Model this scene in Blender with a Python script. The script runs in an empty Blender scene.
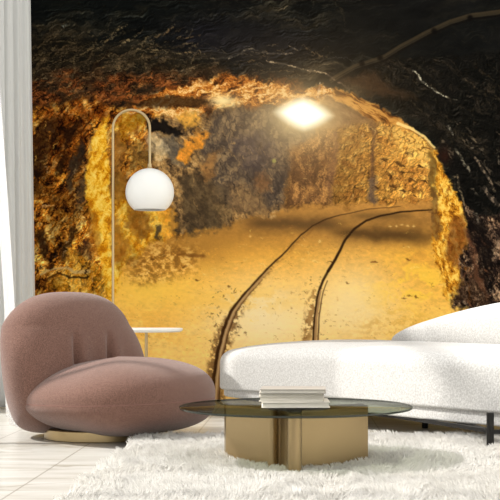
import bpy, bmesh, math, random
import numpy as np
from mathutils import Vector, Matrix
random.seed(4)
S = bpy.context.scene
COL = S.collection
PI = math.pi
CAM_H = 0.60            # eye height, metres; the picture wall is 8 m away
WALL_Y = 8.0
PXM = 1215.0/WALL_Y     # photograph pixels per metre at the wall

def srgb(r, g, b):
    f = lambda c: (c/12.92 if c <= .04045 else ((c+.055)/1.055)**2.4)
    return (f(r/255), f(g/255), f(b/255), 1)

# ------------------------------------------------------------ materials
def mat(name, rough=.5, metal=0, color=(.8, .8, .8, 1), spec=.5, **kw):
    m = bpy.data.materials.new(name); m.use_nodes = True
    b = m.node_tree.nodes['Principled BSDF']
    b.inputs['Base Color'].default_value = color
    b.inputs['Roughness'].default_value = rough
    b.inputs['Metallic'].default_value = metal
    b.inputs['Specular IOR Level'].default_value = spec
    for k, v in kw.items(): b.inputs[k.replace('_', ' ')].default_value = v
    return m
def N(m, t, **kw):
    n = m.node_tree.nodes.new(t)
    for k, v in kw.items():
        if k in n.inputs: n.inputs[k].default_value = v
        else: setattr(n, k, v)
    return n
def L(m, a, b): m.node_tree.links.new(a, b)
def bsdf(m): return m.node_tree.nodes['Principled BSDF']
def noisy(m, c1, c2, scale, detail=4, bump=0, bscale=None, dist=.01, stretch=(1, 1, 1), lo=.3, hi=.7):
    tc = N(m, 'ShaderNodeTexCoord'); mp = N(m, 'ShaderNodeMapping'); mp.inputs['Scale'].default_value = stretch
    L(m, tc.outputs['Object'], mp.inputs[0])
    n = N(m, 'ShaderNodeTexNoise'); n.inputs['Scale'].default_value = scale; n.inputs['Detail'].default_value = detail
    L(m, mp.outputs[0], n.inputs['Vector'])
    r = N(m, 'ShaderNodeValToRGB'); r.color_ramp.elements[0].position = lo; r.color_ramp.elements[1].position = hi
    r.color_ramp.elements[0].color = c1; r.color_ramp.elements[1].color = c2
    L(m, n.outputs['Fac'], r.inputs[0]); L(m, r.outputs[0], bsdf(m).inputs['Base Color'])
    if bump:
        n2 = N(m, 'ShaderNodeTexNoise'); n2.inputs['Scale'].default_value = bscale or scale; n2.inputs['Detail'].default_value = 5
        L(m, mp.outputs[0], n2.inputs['Vector'])
        b = N(m, 'ShaderNodeBump'); b.inputs['Strength'].default_value = bump; b.inputs['Distance'].default_value = dist
        L(m, n2.outputs['Fac'], b.inputs['Height']); L(m, b.outputs[0], bsdf(m).inputs['Normal'])
    return m

# ------------------------------------------------------------ objects
def link(o, parent=None):
    COL.objects.link(o)
    if parent: o.parent = parent
    return o
def mesh_obj(name, verts, faces, m, parent=None, smooth=True):
    me = bpy.data.meshes.new(name); me.from_pydata([tuple(v) for v in verts], [], faces); me.update()
    bm = bmesh.new(); bm.from_mesh(me); bmesh.ops.recalc_face_normals(bm, faces=bm.faces); bm.to_mesh(me); bm.free()
    if m: me.materials.append(m)
    for p in me.polygons: p.use_smooth = smooth
    return link(bpy.data.objects.new(name, me), parent)
def bm_obj(name, bm, m, parent=None, smooth=True, sharp=35):
    me = bpy.data.meshes.new(name); bmesh.ops.recalc_face_normals(bm, faces=bm.faces)
    if smooth:
        for f in bm.faces: f.smooth = True
        for e in bm.edges:
            if len(e.link_faces) == 2 and e.calc_face_angle(0) > math.radians(sharp): e.smooth = False
    bm.to_mesh(me); bm.free(); me.materials.append(m)
    return link(bpy.data.objects.new(name, me), parent)
def thing(name, label, cat, loc=(0, 0, 0), rz=0, group=None):
    o = bpy.data.objects.new(name, None); o.empty_display_size = .1
    o.location = loc; o.rotation_euler = (0, 0, rz); link(o)
    return tag(o, label, cat, group)
def tag(o, label, cat, group=None):
    o['label'] = label; o['category'] = cat
    if group: o['group'] = group
    return o
def struct(o): o['kind'] = 'structure'; return o
def add_box(bm, x0, x1, y0, y1, z0, z1, bev=0, seg=2):
    r = bmesh.ops.create_cube(bm, size=1)
    for v in r['verts']:
        v.co = Vector((x0+(v.co.x+.5)*(x1-x0), y0+(v.co.y+.5)*(y1-y0), z0+(v.co.z+.5)*(z1-z0)))
    if bev:
        es = list({e for v in r['verts'] for e in v.link_edges})
        bmesh.ops.bevel(bm, geom=es, offset=bev, segments=seg, affect='EDGES', profile=.6)
def box(name, x0, x1, y0, y1, z0, z1, m, parent=None, bev=0):
    bm = bmesh.new(); add_box(bm, x0, x1, y0, y1, z0, z1, bev); return bm_obj(name, bm, m, parent)
def tube(bm, pts, r, n=12, cap=True):
    pts = [Vector(p) for p in pts]; rs = r if isinstance(r, (list, tuple)) else [r]*len(pts)
    rings = []; up = None
    for i, p in enumerate(pts):
        t = (pts[min(i+1, len(pts)-1)]-pts[max(i-1, 0)]).normalized()
        if up is None: up = Vector((0, 1, 0)) if abs(t.y) < .9 else Vector((1, 0, 0))
        a = t.cross(up).normalized(); up = a.cross(t).normalized()
        rings.append([bm.verts.new(p+(a*math.cos(k*2*PI/n)+up*math.sin(k*2*PI/n))*rs[i]) for k in range(n)])
    for i in range(len(rings)-1):
        for k in range(n):
            bm.faces.new((rings[i][k], rings[i][(k+1) % n], rings[i+1][(k+1) % n], rings[i+1][k]))
    if cap: bm.faces.new(rings[0][::-1]); bm.faces.new(rings[-1])
def lathe(bm, prof, cx=0, cy=0, n=64, sx=1, sy=1):
    rings = []
    for r, z in prof:
        if r < 1e-6: rings.append([bm.verts.new((cx, cy, z))])
        else: rings.append([bm.verts.new((cx+sx*r*math.cos(k*2*PI/n), cy+sy*r*math.sin(k*2*PI/n), z)) for k in range(n)])
    for a, b in zip(rings, rings[1:]):
        for k in range(n):
            k2 = (k+1) % n
            q = [a[k % len(a)], a[k2 % len(a)], b[k2 % len(b)], b[k % len(b)]]
            u = []
            for v in q:
                if v not in u: u.append(v)
            if len(u) > 2: bm.faces.new(u)
def smooth_closed(pts, n=160):
    """Catmull-Rom through closed plan points, resampled evenly."""
    P = np.array(pts, float); m = len(P); out = []
    for i in range(m):
        p0, p1, p2, p3 = P[(i-1) % m], P[i], P[(i+1) % m], P[(i+2) % m]
        for t in np.linspace(0, 1, 24, endpoint=False):
            out.append(.5*((2*p1)+(-p0+p2)*t+(2*p0-5*p1+4*p2-p3)*t*t+(-p0+3*p1-3*p2+p3)*t**3))
    out = np.array(out); d = np.linalg.norm(np.roll(out, -1, 0)-out, axis=1); s = np.concatenate([[0], np.cumsum(d)])
    oc = np.vstack([out, out[:1]]); q = np.linspace(0, s[-1], n, endpoint=False)
    return np.stack([np.interp(q, s, oc[:, 0]), np.interp(q, s, oc[:, 1])], 1)
def normals2(P):
    t = np.roll(P, -1, 0)-np.roll(P, 1, 0); t /= np.linalg.norm(t, axis=1)[:, None]
    a = .5*np.sum(P[:, 0]*np.roll(P[:, 1], -1)-np.roll(P[:, 0], -1)*P[:, 1])
    n = np.stack([t[:, 1], -t[:, 0]], 1)
    return n if a > 0 else -n
def inset(P, d):
    """offset a closed outline inwards, easing corners so it cannot fold."""
    Q = P.copy(); k = max(1, int(abs(d)/.01))
    for _ in range(k):
        Q = Q-normals2(Q)*(d/k)
        Q = .5*Q+.25*(np.roll(Q, 1, 0)+np.roll(Q, -1, 0)) if d > 0 else Q
    return Q
def loft(name, P, prof, m, parent=None, zfun=None):
    """stack of inset outlines: prof = [(inset, z)...] from bottom to top, closed both ends."""
    V = []; F = []; n = len(P)
    for d, z in prof:
        Q = inset(P, d)
        for x, y in Q: V.append((x, y, zfun(x, y, z) if zfun else z))
    for i in range(len(prof)-1):
        for k in range(n):
            F.append((i*n+k, i*n+(k+1) % n, (i+1)*n+(k+1) % n, (i+1)*n+k))
    F.append(tuple(range(n))[::-1]); F.append(tuple(range((len(prof)-1)*n, len(prof)*n)))
    return mesh_obj(name, V, F, m, parent)
# ---- the printed mine-tunnel picture on the wall panel, painted as colours over a fine grid ----
def paint_mural(x0, x1, y0, y1, step):
    nx = int((x1-x0)/step)+1; ny = int((y1-y0)/step)+1
    xs = np.linspace(x0, x1, nx, dtype=np.float32); ys = np.linspace(y0, y1, ny, dtype=np.float32)
    X, Y = np.meshgrid(xs, ys)
    rng = np.random.RandomState(7)
    tabs = [rng.rand(256, 256).astype(np.float32) for _ in range(6)]
    def vn(x, y, k=0):
        t = tabs[k % 6]; xi = np.floor(x).astype(int); yi = np.floor(y).astype(int)
        fx = x-xi; fy = y-yi; fx = fx*fx*(3-2*fx); fy = fy*fy*(3-2*fy)
        xa = xi & 255; xb = (xi+1) & 255; ya = yi & 255; yb = (yi+1) & 255
        return (t[ya, xa]*(1-fx)+t[ya, xb]*fx)*(1-fy)+(t[yb, xa]*(1-fx)+t[yb, xb]*fx)*fy
    def fbm(x, y, o=4, k=0, g=.55):
        s = 0; a = 1; n = 0
        for i in range(o):
            s = s+a*vn(x*2**i+17.3*i, y*2**i+9.1*i, k+i); n += a; a *= g
        return s/n
    def ridge(x, y, o=4, k=0, g=.55):
        s = 0; a = 1; n = 0
        for i in range(o):
            s = s+a*(1-np.abs(2*vn(x*2**i+5.3*i, y*2**i+3.7*i, k+i)-1)); n += a; a *= g
        return s/n
    def rot(a, sx, sy, wx=0, wy=0):
        a = np.radians(a); c, s = np.cos(a), np.sin(a)
        x = X+wx; y = Y+wy
        return (x*c+y*s)/sx+40, (-x*s+y*c)/sy+40
    def ss(a, b, v):
        t = np.clip((v-a)/(b-a), 0, 1); return t*t*(3-2*t)
    def C(r, g, b): return np.array([r, g, b], np.float32)
    def mix(a, b, m): return a*(1-m[..., None])+b*m[..., None]
    def pal(v, stops):          # colour ramp over 0..1
        p = [s[0] for s in stops]
        return np.stack([np.interp(v, p, [s[1][c] for s in stops]) for c in range(3)], -1).astype(np.float32)
    W1 = (fbm(X/14, Y/14, 4, 1)-.5); W2 = (fbm(X/14+50, Y/14+20, 4, 2)-.5)
    F1 = (fbm(X/3.2, Y/3.2, 3, 3)-.5); F2 = (fbm(X/3.2+9, Y/3.2+70, 3, 4)-.5)
    def sdf(pts, wx, wy):
        px = X+wx; py = Y+wy; d = np.full(X.shape, 1e9, np.float32); ins = np.zeros(X.shape, bool)
        n = len(pts)
        for i in range(n):
            ax, ay = pts[i]; bx, by = pts[(i+1) % n]; ex, ey = bx-ax, by-ay
            t = np.clip(((px-ax)*ex+(py-ay)*ey)/(ex*ex+ey*ey+1e-9), 0, 1)
            d = np.minimum(d, (px-ax-t*ex)**2+(py-ay-t*ey)**2)
            if ay != by:
                ins ^= ((ay > py) != (by > py)) & (px < ex*(py-ay)/ey+ax)
        d = np.sqrt(d); return np.where(ins, -d, d)
    def poly(pts, soft=3, w=6, f=2):
        return ss(soft, -soft, sdf(pts, w*W1*2+f*F1*2, w*W2*2+f*F2*2))
    def line(pts, w0, w1, wob=0, soft=.6):
        px = X+wob*W1*2+wob*.5*F1; py = Y+wob*W2*2+wob*.5*F2; m = np.zeros(X.shape, np.float32); n = len(pts)-1
        for i in range(n):
            ax, ay = pts[i]; bx, by = pts[i+1]; ex, ey = bx-ax, by-ay
            t = np.clip(((px-ax)*ex+(py-ay)*ey)/(ex*ex+ey*ey+1e-9), 0, 1)
            d = np.sqrt((px-ax-t*ex)**2+(py-ay-t*ey)**2); w = w0+(w1-w0)*(i+t)/n
            m = np.maximum(m, ss(w/2+soft, w/2-soft, d))
        return m
    def blob(cx, cy, rx, ry, p=1.0):
        return np.exp(-(((X-cx)/rx)**2+((Y-cy)/ry)**2)**p)
    def relief(x, y, o, k, lx=.7, ly=.7):
        h = ridge(x, y, o, k); gy, gx = np.gradient(h); return (gx*lx+gy*ly)/step
    def worley(x, y, k):
        xi = np.floor(x).astype(int); yi = np.floor(y).astype(int); d1 = np.full(x.shape, 9., np.float32); d2 = d1.copy(); idv = np.zeros(x.shape, np.float32)
        for i in (-1, 0, 1):
            for j in (-1, 0, 1):
                cx = (xi+i) & 255; cy = (yi+j) & 255
                d = (xi+i+tabs[k][cy, cx]-x)**2+(yi+j+tabs[k+1][cy, cx]-y)**2
                nd = d < d1; d2 = np.where(nd, d1, np.minimum(d2, d)); idv = np.where(nd, tabs[k+2][cy, cx], idv); d1 = np.minimum(d, d1)
        return np.sqrt(d2)-np.sqrt(d1), idv
    def facets(ang, sx, sy, k, wrp=5, f=3):
        """angular broken rock: per-stone tone and distance to the nearest crack, at two scales"""
        a, b = rot(ang, sx, sy, wrp*W1+f*F1, wrp*W2+f*F2); e1, i1 = worley(a, b, k % 3)
        a, b = rot(ang+17, sx*.42, sy*.42, wrp*W2+f*F2, wrp*W1+f*F1); e2, i2 = worley(a, b, (k+1) % 3)
        return .55*i1+.45*i2, ss(0, .30, e1), ss(0, .34, e2)
    rs = np.random.RandomState(21); BRK = ss(.40, .62, fbm(X/2.4, Y/2.0, 4, 5, .75))
    def strokes(img, n, box, ang, spread, ln, w, cols, al, inside=None, bend=.5):
        """short wandering cracks and veins, each painted only where it runs"""
        for _ in range(n):
            x = rs.uniform(box[0], box[2]); y = rs.uniform(box[1], box[3]); a = np.radians(ang+rs.uniform(-spread, spread))
            L_ = rs.uniform(*ln); ww = rs.uniform(*w); c = C(*cols[rs.randint(len(cols))]); aa = rs.uniform(*al); P = [(x, y)]
            da = rs.uniform(-bend, bend)/6
            for q in range(7):
                a += da+rs.normal(0, .13); x += np.cos(a)*L_/7; y += np.sin(a)*L_/7; P.append((x, y))
            px = [p[0] for p in P]; py = [p[1] for p in P]
            i0 = max(0, int((min(px)-4-x0)/step)); i1 = min(nx, int((max(px)+4-x0)/step)+1)
            j0 = max(0, int((min(py)-4-y0)/step)); j1 = min(ny, int((max(py)+4-y0)/step)+1)
            if i1-i0 < 2 or j1-j0 < 2: continue
            sl = (slice(j0, j1), slice(i0, i1)); Xs = X[sl]+5*F1[sl]+4*W1[sl]; Ys = Y[sl]+5*F2[sl]+4*W2[sl]; mk = np.zeros(Xs.shape, np.float32)
            for q in range(7):
                ax, ay = P[q]; bx, by = P[q+1]; ex, ey = bx-ax, by-ay
                t = np.clip(((Xs-ax)*ex+(Ys-ay)*ey)/(ex*ex+ey*ey+1e-9), 0, 1); d = np.sqrt((Xs-ax-t*ex)**2+(Ys-ay-t*ey)**2)
                wq = ww*np.sin(np.pi*(q+.6+.4*t)/8.2); mk = np.maximum(mk, ss(wq/2+.5, wq/2-.5, d))
            mk = mk*(.12+.88*BRK[sl])
            if inside is not None: mk = mk*inside[sl]
            img[sl] = mix(img[sl], c, mk*aa)
        return img
    # ---------- dark roof everywhere
    a, b = rot(-8, 34, 7, 30*W1, 22*W2); v = fbm(a, b, 5, 0)
    img = pal(v, [(0, (9, 10, 10)), (.45, (15, 16, 15)), (.62, (30, 29, 24)), (.8, (52, 46, 34)), (1, (80, 68, 48))])
    t, c1, c2 = facets(-10, 30, 7, 0, 16, 5)
    img = img*(.72+.5*t)[..., None]*(.75+.25*c1)[..., None]
    img = mix(img, C(20, 19, 24), .6*blob(205, 38, 40, 22)); img = mix(img, C(22, 22, 27), .5*blob(265, 45, 60, 25))
    img = mix(img, C(12, 14, 13), .85*ss(30, 0, Y+4*W1)*ss(240, 120, X))
    r = relief(*rot(-8+0*X, 26, 4.5, 16*W1, 16*W2), 4, 2)
    img = img*(1+np.clip(r*4.5, -.5, 1.3)*(.25+.75*ss(.4,.6,fbm(X/30,Y/14,3,4))))[..., None]
    img = mix(img, C(17, 17, 16)*(.6+.8*fbm(X/26, Y/12, 4, 3))[..., None], .75*ss(300, 360, X)*ss(110, 40, Y-.35*(X-400)))
    # left shoulder: streaks of brown bedding falling to the left
    m = poly([(0, 38), (60, 34), (100, 45), (140, 50), (220, 62), (225, 80), (150, 90), (110, 110), (60, 125), (0, 135)], 12, 8, 2)
    a, b = rot(-26, 22, 3.4, 14*W1+6*F1, 10*W2+5*F2); v = ridge(a, b, 5, 1, .68); t, c1, c2 = facets(-28, 13, 3.6, 1, 9, 4); v = v*.8+.18*t*c2
    st = pal(v, [(0, (10, 9, 7)), (.5, (22, 19, 14)), (.68, (52, 42, 28)), (.82, (92, 74, 50)), (1, (160, 135, 95))])
    img = mix(img, st, m*.9)
    m2 = poly([(0, 88), (70, 70), (130, 72), (220, 74), (300, 84), (300, 110), (120, 118), (90, 130), (0, 150)], 9, 8, 3)
    a, b = rot(-30, 14, 3.4, 10*W1+6*F1, 8*W2+5*F2); v = ridge(a, b, 5, 3, .68); t, c1, c2 = facets(-34, 9, 3.6, 2, 8, 4); v = v*.8+.2*t*c2
    st = pal(v, [(0, (14, 9, 6)), (.45, (38, 22, 12)), (.62, (98, 50, 22)), (.78, (150, 88, 40)), (1, (200, 160, 100))])
    img = mix(img, st, m2*(.35+.65*ss(.45, .6, fbm(X/18, Y/9, 3, 5))))
    tan = [(112, 94, 64), (150, 128, 88), (96, 76, 48), (132, 104, 66)]
    img = strokes(img, 150, (20, 36, 190, 96), -20, 14, (10, 34), (.6, 1.8), tan, (.25, .7))
    img = strokes(img, 70, (120, 44, 330, 78), 0, 12, (10, 34), (.5, 1.2), tan+[(120, 112, 104)], (.2, .55))
    img = strokes(img, 90, (0, -60, 520, 48), -8, 25, (15, 50), (.6, 2.2), [(40, 37, 30), (52, 46, 34), (6, 7, 7)], (.2, .6))
    img = strokes(img, 120, (20, 60, 200, 112), -30, 22, (8, 26), (.8, 2.6), [(12, 8, 5), (20, 12, 8)], (.4, .85))
    img = strokes(img, 60, (20, 84, 200, 112), -32, 20, (8, 22), (.8, 2.4), [(190, 104, 40), (206, 140, 66), (160, 84, 34)], (.3, .7))
    # ---------- left rock wall
    m = poly([(0, 125), (40, 104), (85, 96), (112, 108), (180, 108), (200, 130), (205, 220), (150, 262), (118, 330), (0, 420)], 7, 9, 4)
    a, b = rot(-62, 17, 8, 12*W1+6*F1, 10*W2+6*F2); t, c1, c2 = facets(-58, 9, 4.6, 0, 9, 5); v = ridge(a, b, 6, 2, .68)*.50+.30*fbm(X/9+3, Y/11, 5, 4, .7)+.20*t; v = v*(.86+.14*c1)*(.91+.09*c2)+.04
    st = pal(ss(.33, .74, v), [(0, (16, 9, 5)), (.2, (52, 28, 11)), (.36, (124, 66, 20)), (.55, (186, 110, 30)), (.76, (224, 150, 44)), (1, (250, 206, 112))])
    r = relief(*rot(-50, 5.5, 3.6, 14*W1, 12*W2), 4, 1)
    st = st*(1+np.clip(r*1.5, -.6, .45))[..., None]
    lo = fbm(X/20+2, Y/26, 3, 5)
    st = st*(.62+.38*ss(.35, .62, lo)+.25*ss(150, 290, Y)-.12)[..., None]
    st = mix(st, st*C(.92, .66, .5), .8*ss(250, 110, Y)*ss(.62, .42, lo))
    img = mix(img, st, m)
    for pts, c, s, al in [
        ([(28, 145), (44, 120), (60, 118), (50, 150), (38, 190), (28, 215)], (34, 20, 12), 6, .7),
        ([(62, 130), (78, 118), (80, 132), (66, 150)], (30, 16, 9), 3, .8),
        ([(55, 168), (66, 155), (64, 172), (58, 176)], (36, 20, 9), 2, .85),
        ([(70, 160), (82, 140), (86, 148), (76, 175), (72, 196), (66, 188)], (40, 34, 28), 3, .8),
        ([(36, 232), (46, 228), (50, 250), (46, 262), (38, 255)], (28, 16, 10), 3, .85),
        ([(62, 248), (72, 224), (76, 228), (70, 250), (62, 262)], (36, 22, 12), 2.5, .8),
        ([(88, 236), (94, 250), (92, 262), (84, 258), (78, 250)], (70, 46, 32), 3, .7),
        ([(80, 178), (90, 150), (96, 134), (92, 170), (84, 200), (76, 212)], (96, 84, 62), 4, .55)]:
        img = mix(img, C(*c)*(.7+.6*fbm(X/4, Y/4, 3, 2))[..., None], al*poly(pts, s, 5, 3))
    a, b = rot(-70, 7, 4, 6*W1+4*F1, 6*W2+4*F2); t, c1, c2 = facets(-70, 7, 4, 1, 6, 4); v = (fbm(a, b, 5, 3, .7)*.7+.3*t)*(.84+.16*c2)+.04
    gold = pal(ss(.25, .75, v), [(0, (176, 104, 14)), (.3, (226, 156, 26)), (.6, (246, 190, 52)), (1, (255, 220, 105))])
    img = mix(img, gold, poly([(107, 116), (98, 130), (90, 150), (85, 172), (86, 195), (91, 215), (95, 240), (101, 262), (106, 300), (112, 330), (124, 300), (116, 262), (113, 215), (110, 180), (108, 148)], 2.2, 3, 2.5)*.95)
    img = mix(img, gold*.93, poly([(112, 200), (122, 170), (135, 200), (168, 214), (172, 235), (152, 250), (130, 262), (113, 300)], 5, 6, 5)*.8)
    img = mix(img, gold*.78, poly([(113, 122), (124, 112), (146, 112), (144, 122), (130, 132), (122, 150)], 3, 5, 5)*.7)
    img = mix(img, C(126, 84, 34)*(.55+.9*fbm(X/5, Y/5, 4, 2, .65))[..., None], .75*poly([(111, 132), (120, 130), (126, 150), (124, 170), (128, 190), (116, 205), (112, 190)], 3, 4, 4))
    img = mix(img, gold*.78, poly([(70, 250), (60, 275), (50, 300), (90, 300), (110, 300), (100, 268)], 6, 6, 5)*.55)
    mm = poly([(92, 262), (100, 252), (98, 215), (90, 205), (86, 225), (92, 245)], 3, 5, 4)
    img = mix(img, C(150, 92, 26)*(.6+.8*fbm(X/4, Y/4, 3, 1))[..., None], .6*mm)
    img = mix(img, C(196, 164, 104), .85*line([(42, 276), (54, 268), (64, 268), (76, 272), (88, 272)], 2, 3.6, 3))
    img = mix(img, C(40, 26, 12), .8*line([(48, 280), (58, 274), (70, 276), (88, 277)], 1, 2, 3))
    lw = poly([(0, 120), (40, 104), (95, 98), (100, 130), (88, 150), (84, 200), (92, 250), (100, 330), (0, 420)], 5, 5, 3)
    img = strokes(img, 200, (24, 104, 104, 320), -62, 28, (6, 26), (.8, 2.8), [(22, 12, 7), (44, 24, 12), (66, 36, 16)], (.45, .9), lw)
    img = strokes(img, 90, (24, 110, 104, 320), -62, 35, (5, 16), (.7, 2.0), [(240, 184, 84), (214, 176, 116), (224, 140, 40)], (.3, .8), lw)
    img = strokes(img, 70, (84, 120, 180, 262), -75, 30, (5, 16), (.6, 1.8), [(150, 84, 20), (110, 66, 26), (190, 120, 30)], (.3, .75))
    img = mix(img, C(120, 74, 28)*(.5+.9*fbm(X/4, Y/4, 4, 1, .7))[..., None], .7*poly([(128, 176), (136, 196), (150, 214), (152, 232), (140, 240), (132, 226), (124, 200)], 4, 7, 5))
    img = mix(img, C(150, 96, 34)*(.6+.8*fbm(X/4, Y/4, 4, 2, .7))[..., None], .7*poly([(113, 215), (122, 225), (132, 245), (126, 262), (116, 268), (112, 245)], 4, 7, 5))
    # ---------- bright arch band
    a, b = rot(-18, 15, 5, 9*W1+5*F1, 8*W2+5*F2); t, c1, c2 = facets(-24, 9, 4, 2, 8, 4); v = (ridge(a, b, 5, 5, .68)*.76+.2*t)*(.9+.1*c2)+.05
    st = pal(ss(.35, .8, v), [(0, (44, 22, 10)), (.35, (112, 56, 18)), (.6, (180, 100, 32)), (.85, (220, 150, 62)), (1, (244, 206, 136))])
    img = mix(img, st, poly([(120, 112), (150, 96), (185, 84), (228, 74), (262, 80), (290, 86), (332, 88), (345, 100), (300, 108), (262, 104), (238, 107), (205, 114), (190, 124), (150, 112)], 2.5, 4, 3))
    img = mix(img, C(255, 232, 164), .95*blob(223, 101, 16, 6.5)*ss(.2, .5, v))
    img = mix(img, C(40, 26, 14), .8*poly([(126, 104), (160, 97), (200, 97), (212, 104), (190, 109), (150, 108)], 2.5, 4, 3))
    # ---------- inner rock left of centre
    a, b = rot(52, 15, 8, 12*W1+4*F1, 10*W2+4*F2); t, c1, c2 = facets(60, 11, 6, 1, 9, 4); v = (ridge(a, b, 5, 4, .66)*.42+.36*fbm(X/8, Y/8, 5, 1, .68)+.22*t)*(.9+.1*c1)*(.93+.07*c2)+.04
    st = pal(ss(.3, .8, v), [(0, (36, 28, 22)), (.3, (78, 58, 38)), (.55, (128, 98, 60)), (.8, (176, 134, 78)), (1, (214, 176, 116))])
    img = mix(img, st, poly([(150, 118), (205, 114), (240, 108), (300, 120), (330, 130), (300, 212), (240, 224), (200, 236), (172, 232), (168, 200), (150, 160)], 4, 5, 4))
    # grey-violet hazy vault
    a, b = rot(-58, 16, 6, 12*W1+4*F1, 12*W2+4*F2); t, c1, c2 = facets(70, 10, 5, 2, 9, 4); v = fbm(a, b, 5, 2, .68)*.72+.26*t*c1+.04
    st = pal(ss(.25, .75, v), [(0, (48, 42, 40)), (.4, (72, 62, 54)), (.7, (100, 84, 66)), (1, (140, 116, 84))])
    img = mix(img, st, .92*poly([(212, 116), (240, 107), (282, 108), (318, 126), (300, 160), (285, 205), (250, 212), (224, 208), (205, 175), (200, 140)], 6, 5, 4))
    for pts, c, s, al in [
        ([(146, 118), (160, 120), (186, 132), (180, 138), (158, 132), (146, 130)], (14, 12, 12), 2, .95),
        ([(160, 138), (176, 136), (190, 150), (186, 168), (172, 164), (160, 150)], (84, 80, 72), 4, .7),
        ([(128, 148), (140, 140), (152, 152), (146, 172), (130, 170)], (116, 92, 46), 4, .6),
        ([(144, 132), (158, 136), (168, 150), (160, 160), (148, 150)], (222, 198, 150), 4, .6),
        ([(182, 176), (196, 172), (214, 200), (222, 232), (206, 240), (186, 236), (180, 210)], (66, 54, 38), 4, .75),
        ([(204, 176), (226, 190), (232, 216), (216, 236), (208, 215)], (84, 68, 46), 4, .6),
        ([(166, 222), (176, 210), (182, 228), (176, 240)], (52, 42, 30), 3, .8),
        ([(156, 226), (162, 224), (162, 240), (156, 240)], (54, 46, 38), 1.5, .8),
        ([(186, 142), (198, 132), (208, 132), (202, 148), (190, 158), (184, 164), (176, 158), (180, 148)], (226, 142, 42), 3, .9),
        ([(174, 116), (192, 112), (200, 120), (196, 130), (182, 126)], (220, 158, 58), 3, .8),
        ([(200, 170), (212, 156), (220, 150), (214, 176), (206, 182)], (172, 116, 54), 4, .6),
        ([(228, 188), (240, 182), (262, 192), (268, 214), (244, 216), (230, 208)], (150, 112, 66), 6, .5),
        ([(254, 176), (266, 172), (270, 190), (258, 192)], (150, 96, 48), 5, .5),
        ([(228, 140), (262, 130), (280, 150), (262, 172), (244, 168)], (66, 58, 62), 9, .55),
        ([(160, 212), (172, 208), (178, 224), (172, 244), (162, 236)], (226, 156, 52), 3, .6)]:
        img = mix(img, C(*c)*(.6+.8*fbm(X/3.5, Y/3.5, 4, 2, .65))[..., None], al*poly(pts, s, 5, 4))
    img = strokes(img, 130, (150, 118, 300, 235), 62, 30, (6, 22), (.8, 2.6), [(40, 32, 26), (56, 44, 32), (34, 28, 26)], (.3, .75), poly([(150, 118), (300, 112), (330, 130), (300, 206), (240, 216), (176, 236), (160, 200)], 4))
    img = strokes(img, 70, (150, 118, 300, 225), 66, 35, (5, 18), (.6, 2.0), [(176, 142, 92), (140, 112, 74), (204, 160, 92)], (.25, .65), poly([(150, 118), (300, 112), (330, 130), (300, 206), (240, 212), (176, 230), (160, 200)], 4))
    # ---------- far rock wall, hammered stone
    e, cid = worley((X+9*W1+5*F1)/7.5+20, (Y+9*W2+5*F2)/6+20, 1)
    e2, _ = worley((X+7*W1+5*F1)/3.6+3, (Y+7*W2+4*F2)/3.1+8, 2)
    r = relief(*rot(33, 6, 4.4, 8*W1+4*F1, 8*W2+4*F2), 4, 3)
    bri = .66+.36*ss(310, 425, X)
    st = pal(.1+.65*fbm(*rot(40, 8, 7), 5, 2, .7)+.3*cid, [(0, (98, 58, 26)), (.35, (168, 108, 44)), (.65, (218, 154, 64)), (1, (246, 196, 104))])
    st = st*(bri*(1-.42*ss(.16, 0, e)*ss(.42, .62, fbm(X/7, Y/7, 3, 0)))*(.86+.14*ss(0, .3, e2))*(1+np.clip(r*1.8, -.5, .4)))[..., None]
    back = [(296, 150), (318, 130), (340, 122), (372, 118), (402, 124), (424, 138), (437, 152), (434, 212), (300, 216), (284, 206), (288, 178)]
    img = mix(img, st, poly(back, 3, 3, 2))
    a, b = rot(100, 12, 6, 9*W1+5*F1, 9*W2+5*F2); t, c1, c2 = facets(96, 8, 4.5, 0, 8, 5); v = fbm(a, b, 5, 1, .7)*.75+.24*t*c2
    st = pal(ss(.25, .75, v), [(0, (72, 48, 32)), (.4, (122, 84, 50)), (.7, (170, 118, 64)), (1, (212, 152, 84))])
    img = mix(img, st, .85*poly([(290, 150), (316, 130), (332, 128), (334, 160), (330, 206), (284, 208)], 6, 4, 3))
    img = mix(img, C(70, 48, 40), .6*line([(372, 124), (374, 150), (371, 175), (374, 205)], 4, 6, 5, 2.5))
    img = mix(img, C(104, 70, 56), .5*line([(334, 134), (334, 160), (330, 186), (334, 205)], 5, 3, 5, 3))
    img = mix(img, C(96, 84, 76), .5*poly([(368, 178), (376, 176), (379, 205), (369, 205)], 2, 3, 3))
    for p in [(398, 163), (405, 165), (410, 154), (402, 172), (393, 186), (404, 192), (412, 181), (384, 160), (390, 176), (421, 168), (424, 182), (376, 186)]:
        img = mix(img, C(48, 28, 14), .75*poly([(p[0]-4, p[1]-1), (p[0], p[1]-2.2), (p[0]+4, p[1]+1), (p[0]+1, p[1]+2)], 1, 2, 3))
    img = mix(img, C(255, 214, 110), .55*poly([(376, 130), (404, 126), (426, 142), (436, 156), (432, 176), (416, 160), (392, 142)], 7, 4, 3)*ss(.3, .5, e+.25))
    img = mix(img, pal(fbm(*rot(30, 9, 5, 5*W1, 5*W2), 5, 2, .7), [(0, (60, 42, 28)), (.5, (118, 84, 50)), (1, (176, 134, 84))]), .9*poly([(318, 98), (336, 94), (352, 100), (374, 112), (376, 124), (342, 126), (316, 132)], 4, 4, 3))
    bk = poly(back, 2)
    img = strokes(img, 150, (290, 126, 436, 208), 80, 60, (3, 10), (.6, 1.8), [(70, 42, 20), (96, 58, 28), (54, 32, 16)], (.35, .8), bk)
    img = strokes(img, 80, (300, 126, 436, 208), 60, 60, (3, 9), (.6, 1.8), [(250, 208, 124), (230, 180, 96)], (.25, .6), bk)
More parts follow.
